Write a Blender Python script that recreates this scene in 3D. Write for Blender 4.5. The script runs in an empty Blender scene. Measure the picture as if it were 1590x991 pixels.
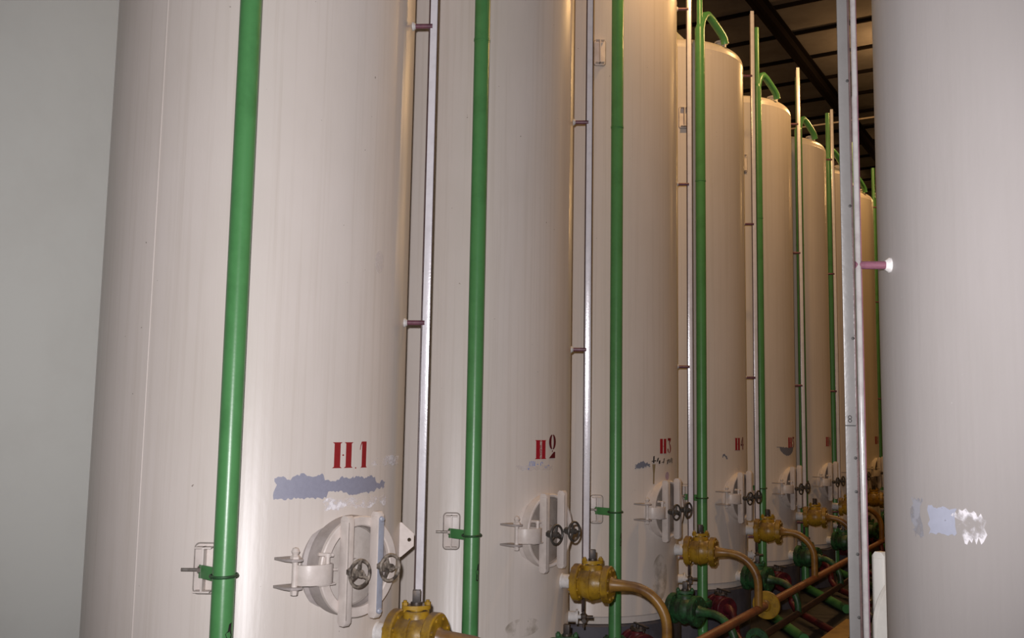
import bpy, bmesh, math, random
from mathutils import Vector, Matrix
from mathutils.geometry import tessellate_polygon

random.seed(7)
sc = bpy.context.scene
COL = sc.collection
PI = math.pi
rad = math.radians

# ------------------------------------------------------------------ measures (metres, camera at z = 0)
R = 0.692                       # tank radius
TB = -1.355                     # underside of the tanks
FZ = -1.78                      # floor
TX = -3.356                     # centre line of the tank row
TY = {1: 3.27, 2: 4.956, 3: 6.731, 4: 8.432, 5: 10.114, 6: 11.731, 7: 13.22, 8: 14.70, 9: 16.27}
NEAR = (0.15, 3.117)            # the tank across the aisle
CEIL = 5.3

# ------------------------------------------------------------------ materials
def new_mat(name):
    m = bpy.data.materials.new(name); m.use_nodes = True
    nt = m.node_tree
    return m, nt, nt.nodes['Principled BSDF']

def N(nt, t, **kw):
    n = nt.nodes.new(t)
    for k, v in kw.items():
        if k in n.inputs.keys(): n.inputs[k].default_value = v
        else: setattr(n, k, v)
    return n

def ramp(nt, src, stops):
    r = N(nt, 'ShaderNodeValToRGB')
    el = r.color_ramp.elements
    while len(el) < len(stops): el.new(0.5)
    for e, (p, c) in zip(el, stops):
        e.position = p; e.color = c if len(c) == 4 else (*c, 1)
    nt.links.new(src, r.inputs[0])
    return r

def mixc(nt, fac, a, b, blend='MIX'):
    m = N(nt, 'ShaderNodeMix', data_type='RGBA', blend_type=blend)
    for sock, v in ((m.inputs[0], fac), (m.inputs[6], a), (m.inputs[7], b)):
        if hasattr(v, 'links') or hasattr(v, 'is_linked'): nt.links.new(v, sock)
        else: sock.default_value = v if isinstance(v, float) else (*v, 1)[:4]
    return m.outputs[2]

def worn(name, base, dark, rough=0.4, scale=9.0, amount=0.5, metallic=0.0, bump=0.15, thresh=(0.45, 0.7), coat=0.0):
    """paint or metal with blotchy wear"""
    m, nt, b = new_mat(name)
    tc = N(nt, 'ShaderNodeTexCoord')
    n1 = N(nt, 'ShaderNodeTexNoise', Scale=scale, Detail=6.0, Roughness=0.65)
    nt.links.new(tc.outputs['Object'], n1.inputs['Vector'])
    r = ramp(nt, n1.outputs['Fac'], [(thresh[0], (0, 0, 0)), (thresh[1], (amount,) * 3)])
    c = mixc(nt, r.outputs[0], base, dark)
    nt.links.new(c, b.inputs['Base Color'])
    b.inputs['Roughness'].default_value = rough
    b.inputs['Metallic'].default_value = metallic
    b.inputs['Coat Weight'].default_value = coat
    if bump:
        n2 = N(nt, 'ShaderNodeTexNoise', Scale=scale * 9, Detail=3.0)
        nt.links.new(tc.outputs['Object'], n2.inputs['Vector'])
        bp = N(nt, 'ShaderNodeBump', Strength=bump, Distance=0.003)
        nt.links.new(n2.outputs['Fac'], bp.inputs['Height'])
        nt.links.new(bp.outputs[0], b.inputs['Normal'])
    return m

def tank_paint(name, base, low, speck, rough, run=0.30):
    """gloss tank paint: long vertical run marks, broad patches, small chips"""
    m, nt, b = new_mat(name)
    tc = N(nt, 'ShaderNodeTexCoord')
    oi = N(nt, 'ShaderNodeObjectInfo')
    off = N(nt, 'ShaderNodeVectorMath', operation='SCALE')
    nt.links.new(oi.outputs['Location'], off.inputs[0]); off.inputs['Scale'].default_value = 3.7
    add = N(nt, 'ShaderNodeVectorMath', operation='ADD')
    nt.links.new(tc.outputs['Object'], add.inputs[0]); nt.links.new(off.outputs[0], add.inputs[1])
    def mapped(s):
        mp = N(nt, 'ShaderNodeMapping'); mp.inputs['Scale'].default_value = s
        nt.links.new(add.outputs[0], mp.inputs['Vector']); return mp.outputs[0]
    st = N(nt, 'ShaderNodeTexNoise', Scale=1.0, Detail=5.0, Roughness=0.6)
    nt.links.new(mapped((38, 38, 0.55)), st.inputs['Vector'])
    pt = N(nt, 'ShaderNodeTexNoise', Scale=1.0, Detail=4.0, Roughness=0.6)
    nt.links.new(mapped((2.2, 2.2, 1.2)), pt.inputs['Vector'])
    sp = N(nt, 'ShaderNodeTexNoise', Scale=1.0, Detail=2.0, Roughness=0.5)
    nt.links.new(mapped((42, 42, 42)), sp.inputs['Vector'])
    c = mixc(nt, ramp(nt, pt.outputs['Fac'], [(0.35, (0, 0, 0)), (0.72, (0.55,) * 3)]).outputs[0], base, low)
    c = mixc(nt, ramp(nt, st.outputs['Fac'], [(0.50, (0, 0, 0)), (0.74, (run,) * 3)]).outputs[0], c, (low[0] * .78, low[1] * .74, low[2] * .68))
    c = mixc(nt, ramp(nt, sp.outputs['Fac'], [(0.775, (0, 0, 0)), (0.80, (0.75,) * 3)]).outputs[0], c, speck)
    nt.links.new(c, b.inputs['Base Color'])
    rr = N(nt, 'ShaderNodeMapRange'); rr.inputs['To Min'].default_value = rough - 0.05; rr.inputs['To Max'].default_value = rough + 0.14
    nt.links.new(st.outputs['Fac'], rr.inputs['Value']); nt.links.new(rr.outputs[0], b.inputs['Roughness'])
    fine = N(nt, 'ShaderNodeTexNoise', Scale=1.0, Detail=3.0)
    nt.links.new(mapped((60, 60, 16)), fine.inputs['Vector'])
    b1 = N(nt, 'ShaderNodeBump', Strength=0.10, Distance=0.004)
    nt.links.new(st.outputs['Fac'], b1.inputs['Height'])
    b2 = N(nt, 'ShaderNodeBump', Strength=0.10, Distance=0.003)
    nt.links.new(fine.outputs['Fac'], b2.inputs['Height']); nt.links.new(b1.outputs[0], b2.inputs['Normal'])
    nt.links.new(b2.outputs[0], b.inputs['Normal'])
    b.inputs['Specular IOR Level'].default_value = 0.34
    return m

def decal_mat(name, color, ragged=None, rough=0.5, scale=60.0, vary=0.72):
    """a paint mark; ragged=(lo, hi) lets the tank show through worn-off bits"""
    m, nt, b = new_mat(name)
    b.inputs['Roughness'].default_value = rough
    tc = N(nt, 'ShaderNodeTexCoord')
    n1 = N(nt, 'ShaderNodeTexNoise', Scale=scale, Detail=4.0, Roughness=0.6)
    nt.links.new(tc.outputs['Object'], n1.inputs['Vector'])
    c = mixc(nt, ramp(nt, n1.outputs['Fac'], [(0.4, (0, 0, 0)), (0.75, (0.35,) * 3)]).outputs[0], color, tuple(x * vary for x in color))
    nt.links.new(c, b.inputs['Base Color'])
    if ragged:
        a = ramp(nt, n1.outputs['Fac'], [(ragged[0], (0, 0, 0)), (ragged[1], (1, 1, 1))])
        nt.links.new(a.outputs[0], b.inputs['Alpha'])
    return m

M = {}
def dusty(m, dust, amt):
    nt = m.node_tree; b = nt.nodes['Principled BSDF']; src = b.inputs['Base Color'].links[0].from_socket
    g = N(nt, 'ShaderNodeNewGeometry'); sx = N(nt, 'ShaderNodeSeparateXYZ'); nt.links.new(g.outputs['Normal'], sx.inputs[0])
    tc = N(nt, 'ShaderNodeTexCoord'); ns = N(nt, 'ShaderNodeTexNoise', Scale=16.0, Detail=4.0); nt.links.new(tc.outputs['Object'], ns.inputs['Vector'])
    ad = N(nt, 'ShaderNodeMath', operation='MULTIPLY'); nt.links.new(sx.outputs['Z'], ad.inputs[0]); nt.links.new(ns.outputs['Fac'], ad.inputs[1])
    r = ramp(nt, ad.outputs[0], [(0.18, (0, 0, 0)), (0.48, (amt,) * 3)])
    nt.links.new(mixc(nt, r.outputs[0], src, dust), b.inputs['Base Color'])
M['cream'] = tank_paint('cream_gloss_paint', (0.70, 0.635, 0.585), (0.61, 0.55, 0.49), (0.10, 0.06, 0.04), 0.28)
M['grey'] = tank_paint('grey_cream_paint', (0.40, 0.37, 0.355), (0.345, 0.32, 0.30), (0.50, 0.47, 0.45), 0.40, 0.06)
M['fitting'] = worn('cream_fitting_paint', (0.70, 0.625, 0.575), (0.36, 0.30, 0.25), 0.4, 14, 0.3)
M['cover'] = worn('hatch_cover_paint', (0.60, 0.545, 0.50), (0.34, 0.29, 0.25), 0.45, 9, 0.5)
M['dirty_cover'] = worn('dirty_hatch_cover', (0.33, 0.285, 0.25), (0.20, 0.165, 0.14), 0.55, 16, 0.6)
M['neck_side'] = worn('dirty_neck_paint', (0.44, 0.39, 0.37), (0.25, 0.21, 0.185), 0.5, 11, 0.6)
M['dirt'] = worn('dirty_weld', (0.34, 0.30, 0.27), (0.16, 0.13, 0.11), 0.6, 20, 0.8)  # dark tone: painted edge shade round bracket pads, dirt in the other joints
M['grey_fitting'] = worn('white_fitting_paint', (0.62, 0.60, 0.55), (0.42, 0.40, 0.36), 0.45, 8, 0.4)
M['blue_bar'] = worn('bluish_bar_paint', (0.37, 0.39, 0.46), (0.25, 0.25, 0.27), 0.4, 20, 0.5)
M['wheel'] = worn('handwheel_metal', (0.36, 0.305, 0.25), (0.06, 0.048, 0.04), 0.4, 30, 0.95, 0.1, thresh=(.40, .58))
M['dark_wheel'] = worn('dark_handwheel_metal', (0.10, 0.09, 0.08), (0.03, 0.028, 0.025), 0.45, 22, 0.8, 0.3)
M['steel'] = worn('dull_steel', (0.34, 0.31, 0.28), (0.12, 0.09, 0.07), 0.42, 25, 0.7, 0.6)
M['dark_steel'] = worn('dark_greasy_steel', (0.06, 0.05, 0.045), (0.14, 0.09, 0.05), 0.45, 30, 0.7, 0.4)
M['green'] = worn('green_pipe_paint', (0.088, 0.285, 0.095), (0.048, 0.17, 0.052), 0.32, 7, 0.45, bump=0.08)
M['green_valve'] = worn('green_valve_paint', (0.034, 0.135, 0.045), (0.020, 0.028, 0.018), 0.45, 13, 0.95, thresh=(.38, .62))
M['pale_green'] = worn('pale_green_pipe_paint', (0.12, 0.36, 0.15), (0.05, 0.15, 0.06), 0.4, 9, 0.6)
M['yellow'] = worn('yellow_valve_paint', (0.41, 0.240, 0.018), (0.12, 0.06, 0.014), 0.38, 12, 0.9)
M['ochre'] = worn('rusty_ochre_pipe', (0.30, 0.155, 0.030), (0.10, 0.04, 0.018), 0.38, 6, 0.95)
dusty(M['yellow'], (0.16, 0.11, 0.075), 0.9); dusty(M['ochre'], (0.17, 0.115, 0.08), 0.8)
M['rust'] = worn('rust_brown_pipe', (0.26, 0.10, 0.045), (0.09, 0.035, 0.02), 0.5, 8, 0.8)
M['dark_rust'] = worn('dark_brown_pipe', (0.085, 0.040, 0.026), (0.03, 0.02, 0.015), 0.5, 9, 0.8)
M['red'] = worn('dark_red_paint', (0.11, 0.013, 0.022), (0.03, 0.009, 0.011), 0.42, 10, 0.8)
M['purple'] = worn('purple_brown_paint', (0.19, 0.075, 0.105), (0.05, 0.02, 0.03), 0.35, 18, 0.6)
M['weld'] = worn('white_weld_paint', (0.72, 0.70, 0.68), (0.45, 0.42, 0.40), 0.5, 40, 0.5, bump=0.6)
M['strip'] = worn('silver_white_strip', (0.86, 0.84, 0.88), (0.60, 0.58, 0.60), 0.22, 14, 0.4, 0.15)
M['plate'] = worn('grey_scale_plate', (0.180, 0.172, 0.164), (0.135, 0.128, 0.12), 0.35, 10, 0.4, 0.2)
M['tube'] = worn('glossy_gauge_tube', (0.40, 0.38, 0.365), (0.26, 0.215, 0.22), 0.12, 24, 0.6, 0.2, bump=0.0, coat=0.6)
M['dark_line'] = worn('dark_tube', (0.10, 0.065, 0.06), (0.03, 0.02, 0.02), 0.3, 20, 0.6)
M['ink'] = worn('black_mark', (0.02, 0.018, 0.016), (0.05, 0.04, 0.035), 0.6, 40, 0.5, bump=0)
M['letter_red'] = decal_mat('stencil_red', (0.30, 0.020, 0.022))
M['letter_bright'] = decal_mat('stencil_bright_red', (0.42, 0.016, 0.028))
M['letter_maroon'] = decal_mat('stencil_maroon', (0.13, 0.012, 0.018))
M['letter_pink'] = decal_mat('overspray_pink', (0.50, 0.20, 0.20), (0.42, 0.58))
M['primer'] = decal_mat('blue_grey_primer', (0.315, 0.315, 0.395))
M['dull_primer'] = decal_mat('dull_grey_primer', (0.21, 0.22, 0.27))
M['scuff'] = decal_mat('white_scuff', (0.92, 0.89, 0.92), (0.44, 0.60), 0.6, 22, 1.0)
M['blue_ink'] = decal_mat('blue_ink', (0.20, 0.30, 0.68), (0.26, 0.40), 0.5, 90)
M['haze_scuff'] = decal_mat('pale_scuff', (0.80, 0.74, 0.72), (0.30, 0.80), 0.5, 9, 1.0)
M['drip'] = decal_mat('brown_drip', (0.33, 0.25, 0.14))
M['pink_mark'] = decal_mat('violet_pink_mark', (0.52, 0.38, 0.50), (0.36, 0.52), 0.5, 90)
M['stain'] = decal_mat('olive_stain', (0.27, 0.215, 0.13), (0.42, 0.95), 0.6, 9)
M['pale_blue'] = decal_mat('pale_blue_patch', (0.46, 0.48, 0.58), (0.30, 0.40), 0.5, 35)
M['faint_blue'] = decal_mat('faint_blue_patch', (0.40, 0.40, 0.44), (0.30, 0.55), 0.5, 20)
M['plinth'] = worn('dark_plinth_paint', (0.10, 0.095, 0.115), (0.05, 0.045, 0.05), 0.6, 5, 0.7)
M['timber'] = worn('ochre_timber', (0.34, 0.21, 0.055), (0.16, 0.09, 0.03), 0.6, 7, 0.7)
M['beam'] = worn('dark_beam_paint', (0.005, 0.004, 0.004), (0.004, 0.003, 0.003), 0.7, 5, 0.6, bump=0)
M['ceiling'] = worn('brown_ceiling_board', (0.066, 0.060, 0.062), (0.040, 0.035, 0.036), 0.85, 1.7, 0.9, bump=0.1, thresh=(0.35, 0.75))
for k_ in ('beam', 'ceiling'): M[k_].node_tree.nodes['Principled BSDF'].inputs['Specular IOR Level'].default_value = 0.0
M['floor'] = worn('dark_concrete', (0.035, 0.030, 0.032), (0.016, 0.014, 0.014), 0.7, 2.5, 0.9, thresh=(0.35, 0.7))
M['wall'] = worn('whitewashed_wall', (0.80, 0.81, 0.76), (0.72, 0.72, 0.67), 0.7, 1.5, 0.5, bump=0.1)
M['far_wall'] = worn('brown_wall', (0.20, 0.15, 0.12), (0.12, 0.09, 0.07), 0.85, 1.2, 0.7, bump=0.1)
M['conduit'] = worn('grey_conduit', (0.40, 0.34, 0.30), (0.25, 0.2, 0.18), 0.5, 6, 0.5, bump=0)

# ------------------------------------------------------------------ mesh building
class MB:
    def __init__(s): s.v = []; s.f = []
    def add(s, vs, fs, mx=None):
        o = len(s.v)
        s.v += [tuple(mx @ Vector(p)) if mx else tuple(p) for p in vs]
        s.f += [tuple(i + o for i in f) for f in fs]
        return s
    def box(s, c, d, mx=None):
        x, y, z = d[0] / 2, d[1] / 2, d[2] / 2
        vs = [(c[0] + a * x, c[1] + b * y, c[2] + e * z) for a in (-1, 1) for b in (-1, 1) for e in (-1, 1)]
        return s.add(vs, [(0, 1, 3, 2), (4, 6, 7, 5), (0, 4, 5, 1), (2, 3, 7, 6), (0, 2, 6, 4), (1, 5, 7, 3)], mx)
    def lathe(s, prof, mx=None, seg=48, cap0=True, cap1=True):
        """profile (r, h) turned about local Z"""
        vs = []; fs = []
        for r, h in prof:
            for k in range(seg):
                a = 2 * PI * k / seg; vs.append((r * math.cos(a), r * math.sin(a), h))
        n = len(prof)
        for i in range(n - 1):
            for k in range(seg):
                k2 = (k + 1) % seg
                fs.append((i * seg + k, i * seg + k2, (i + 1) * seg + k2, (i + 1) * seg + k))
        if cap0: fs.append(tuple(reversed(range(seg))))
        if cap1: fs.append(tuple(range((n - 1) * seg, n * seg)))
        return s.add(vs, fs, mx)
    def tube(s, pts, r, seg=16, mx=None, closed=False, caps=True):
        pts = [Vector(p) for p in pts]; n = len(pts); vs = []; fs = []
        rr = r if isinstance(r, (list, tuple)) else [r] * n
        up = None
        for i, p in enumerate(pts):
            if closed: d = (pts[(i + 1) % n] - pts[i - 1]).normalized()
            else: d = (pts[min(i + 1, n - 1)] - pts[max(i - 1, 0)]).normalized()
            if up is None:
                up = Vector((0, 0, 1)) if abs(d.z) < 0.9 else Vector((1, 0, 0))
            up = (up - d * up.dot(d)).normalized()
            w = d.cross(up)
            for k in range(seg):
                a = 2 * PI * k / seg
                vs.append(tuple(p + (up * math.cos(a) + w * math.sin(a)) * rr[i]))
        m = n if closed else n - 1
        for i in range(m):
            j = (i + 1) % n
            for k in range(seg):
                k2 = (k + 1) % seg
                fs.append((i * seg + k, i * seg + k2, j * seg + k2, j * seg + k))
        if caps and not closed:
            fs.append(tuple(reversed(range(seg)))); fs.append(tuple(range((n - 1) * seg, n * seg)))
        return s.add(vs, fs, mx)
    def ring(s, c, R_, r, axis='Z', seg=36, sub=10, mx=None):
        c = Vector(c); pts = []
        for k in range(seg):
            a = 2 * PI * k / seg; p, q = R_ * math.cos(a), R_ * math.sin(a)
            pts.append(c + Vector({'Z': (p, q, 0), 'X': (0, p, q), 'Y': (p, 0, q)}[axis]))
        return s.tube(pts, r, sub, mx, closed=True)
    def prism(s, poly, z0, z1, mx=None):
        n = len(poly)
        vs = [(x, y, z0) for x, y in poly] + [(x, y, z1) for x, y in poly]
        fs = [tuple(reversed(range(n))), tuple(range(n, 2 * n))] + [(i, (i + 1) % n, n + (i + 1) % n, n + i) for i in range(n)]
        return s.add(vs, fs, mx)
    def mesh(s, name, mat, angle=35, bevel=0):
        me = bpy.data.meshes.new(name)
        me.from_pydata(s.v, [], s.f)
        bm = bmesh.new(); bm.from_mesh(me)
        bmesh.ops.recalc_face_normals(bm, faces=bm.faces)
        if bevel:
            es = [e for e in bm.edges if len(e.link_faces) == 2 and e.calc_face_angle(0) > rad(50)]
            bmesh.ops.bevel(bm, geom=es, offset=bevel, segments=2, affect='EDGES', profile=0.6)
        bm.to_mesh(me); bm.free()
        me.polygons.foreach_set('use_smooth', [True] * len(me.polygons))
        me.set_sharp_from_angle(angle=rad(angle))
        me.materials.append(mat)
        return me

CACHE = {}
def mesh_once(key, fn):
    if key not in CACHE: CACHE[key] = fn()
    return CACHE[key]

def link(name, me, parent=None, loc=None, mx=None):
    o = bpy.data.objects.new(name, me); COL.objects.link(o)
    if parent: o.parent = parent
    if mx is not None: o.matrix_local = mx
    elif loc is not None: o.location = loc
    return o

def thing(name, label, cat, loc=(0, 0, 0), rz=0, group=None):
    o = bpy.data.objects.new(name, None); COL.objects.link(o)
    o.location = loc; o.rotation_euler = (0, 0, rz); o.empty_display_size = 0.1
    o['label'] = label; o['category'] = cat
    if group: o['group'] = group
    return o

def structure(name, me, loc=(0, 0, 0)):
    o = link(name, me, None, loc); o['kind'] = 'structure'; return o

def pol(rho, deg, z=0.0): return Vector((rho * math.cos(rad(deg)), rho * math.sin(rad(deg)), z))

def frame(rho, deg, z):
    """local frame on the tank: X radial outwards, Y along the shell, Z up"""
    return Matrix.Translation(pol(rho, deg, z)) @ Matrix.Rotation(rad(deg), 4, 'Z')

AXIS_X = Matrix.Rotation(PI / 2, 4, 'Y')      # turns a lathe about Z into one about +X
AXIS_Y = Matrix.Rotation(-PI / 2, 4, 'X')     # ... about +Y

def arc(c, r, a0, a1, n, plane='XZ'):
    out = []
    for i in range(n + 1):
        a = rad(a0 + (a1 - a0) * i / n); p, q = r * math.cos(a), r * math.sin(a)
        out.append(Vector(c) + Vector({'XZ': (p, 0, q), 'XY': (p, q, 0), 'YZ': (0, p, q)}[plane]))
    return out

# ------------------------------------------------------------------ marks that follow the shell
def decal(name, polys, deg, z, mat, parent, lift=0.0014, rad_=R):
    """polys: outlines in metres (along the shell, up) about the point (deg, z)"""
    bm = bmesh.new()
    for poly in polys:
        vs = [bm.verts.new((x, y, 0)) for x, y in poly]
        for t in tessellate_polygon([[Vector((x, y, 0)) for x, y in poly]]):
            try: bm.faces.new([vs[i] for i in t])
            except ValueError: pass
    xs = [v.co.x for v in bm.verts]
    x = math.floor(min(xs) / 0.02) * 0.02 + 0.02
    while x < max(xs):
        bmesh.ops.bisect_plane(bm, geom=bm.verts[:] + bm.edges[:] + bm.faces[:], plane_co=(x, 0, 0), plane_no=(1, 0, 0))
        x += 0.02
    for v in bm.verts:
        a = rad(deg) + v.co.x / rad_
        v.co = Vector(((rad_ + lift) * math.cos(a), (rad_ + lift) * math.sin(a), z + v.co.y))
    for f in bm.faces: f.smooth = True
    me = bpy.data.meshes.new(name); bm.to_mesh(me); bm.free(); me.materials.append(mat)
    bm = bmesh.new(); bm.from_mesh(me); 
    for f in bm.faces:
        c = f.calc_center_median()
        if f.normal.dot(Vector((c.x, c.y, 0))) < 0: f.normal_flip()
    bm.to_mesh(me); bm.free()
    return link(name, me, parent)

def rect(x0, x1, y0, y1): return [(x0, y0), (x1, y0), (x1, y1), (x0, y1)]

def ragged(x0, x1, top, bot, n, amp, seed):
    rnd = random.Random(seed); pts = []
    for i in range(n + 1):
        t = i / n; pts.append((x0 + (x1 - x0) * t, bot(t) + rnd.uniform(-amp, amp)))
    for k in (.3, .55, .8): pts.append((x1 + rnd.uniform(-1.6, 1.0) * amp, bot(1) + (top(1) - bot(1)) * k))
    for i in range(n, -1, -1):
        t = i / n; pts.append((x0 + (x1 - x0) * t + rnd.uniform(-.3, .3) * (x1 - x0) / n, top(t) + rnd.uniform(-amp, amp)))
    for k in (.85, .68, .5, .34, .17): pts.append((x0 + rnd.uniform(-1.4, 2.2) * amp, bot(0) + (top(0) - bot(0)) * k))
    return pts

def ell(cx, cy, rx, ry, a0=0, a1=360, n=20): return [(cx + rx * math.cos(rad(a0 + (a1 - a0) * i / n)), cy + ry * math.sin(rad(a0 + (a1 - a0) * i / n))) for i in range(n + (0 if a1 - a0 == 360 else 1))]

def crescent(cx, cy, rx, ry, ix, a0, a1, n=16, icx=0.0):
    o = ell(cx, cy, rx, ry, a0, a1, n); i = ell(cx + icx, cy, ix, ry * 0.86, a0, a1, n)
    return o + i[::-1]

LH = 0.106
def letter_h(gap=0.028, bar=0.030, serif=True):
    p = []; x = 0.009
    for k in range(2):
        p.append(rect(x, x + bar, -LH / 2, LH / 2))
        if serif:
            for s in (-1, 1):
                y = s * LH / 2
                p.append([(x - .009, y), (x, y - s * .006), (x, y)]); p.append([(x + bar, y), (x + bar, y - s * .006), (x + bar + .009, y)])
        x += bar + gap
    p.append(ell(0.009 + bar + gap / 2, 0, .0045, .0035, n=10))
    return p
DIG = {
    1: [rect(0, .027, -.054, .056), [(-.006, -.054), (0, -.054), (0, -.048)], [(.027, -.054), (.033, -.054), (.027, -.048)],
        [(0, .056), (0, .049), (-.006, .038), (-.010, .020), (-.013, .022), (-.009, .042), (-.004, .054)], ell(-.034, -.054, .004, .003, n=8)],
    2: [crescent(.036, .030, .036, .044, .012, 100, 255), crescent(.036, .030, .036, .044, .012, -80, 80), [(.030, -.018), (.040, -.016), (.038, -.026), (.032, -.030)],
        [(0, -.062), (.066, -.062), (.066, -.026), (.050, -.026), (.030, -.040)]],
    3: [[(0, .054), (.052, .054), (.052, .040), (.030, .014), (.020, .014), (.026, .034), (0, .036)], crescent(.020, -.020, .034, .036, .016, -80, 80), crescent(.020, -.020, .026, .034, .010, 185, 255)],
    4: [[(.034, .056), (.056, .056), (.056, -.052), (.034, -.052)], [(-.004, -.012), (.028, .050), (.028, .022), (.012, -.004), (.028, -.004), (.028, -.018), (-.004, -.018)], rect(.060, .070, -.018, -.004)],
    5: [rect(0, .022, .004, .054), rect(.026, .058, .036, .054), crescent(.026, -.020, .034, .034, .014, -85, 85), crescent(.026, -.020, .030, .034, .012, 180, 262)],
    6: [crescent(.030, -.002, .032, .054, .010, 95, 262), crescent(.030, -.020, .032, .034, .012, -85, 85), rect(.040, .058, .028, .040)],
    7: [rect(0, .060, .036, .054), [(.036, .032), (.058, .032), (.040, -.054), (.014, -.054)]],
    8: [crescent(.030, .027, .028, .027, .009, 100, 260), crescent(.030, .027, .028, .027, .009, -80, 80), crescent(.030, -.026, .032, .029, .010, 100, 260), crescent(.030, -.026, .032, .029, .010, -80, 80)],
    9: [crescent(.030, .020, .032, .034, .012, 95, 265), crescent(.030, .002, .032, .054, .010, -85, 85), rect(.004, .022, -.040, -.028)],
}
def shift(polys, dx, dy=0.0): return [[(x + dx, y + dy) for x, y in p] for p in polys]

# ------------------------------------------------------------------ storage tank
L0 = -TB                                    # local z of camera height
def shell_mesh(mat):
    H = 3.46 - TB
    prof = [(R - .02, 0.0), (R - .004, 0.004), (R - .004, 0.045), (R, 0.05), (R + .0025, .055), (R, .06)]
    prof += [(R, H - .085 - .02), (R + .002, H - .1), (R, H - .095)]
    kr = 0.085
    for i in range(1, 11):
        a = PI / 2 * i / 10 * 0.93
        prof.append((R - kr + kr * math.cos(a), H - .085 + kr * math.sin(a)))
    r0, h0 = prof[-1]
    for i in range(1, 13):
        t = i / 12; prof.append((r0 * (1 - t) + 0.002 * t, h0 + 0.11 * (1 - (1 - t) ** 2)))
    return MB().lathe(prof, seg=128).mesh('shell', mat, 30)

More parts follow.
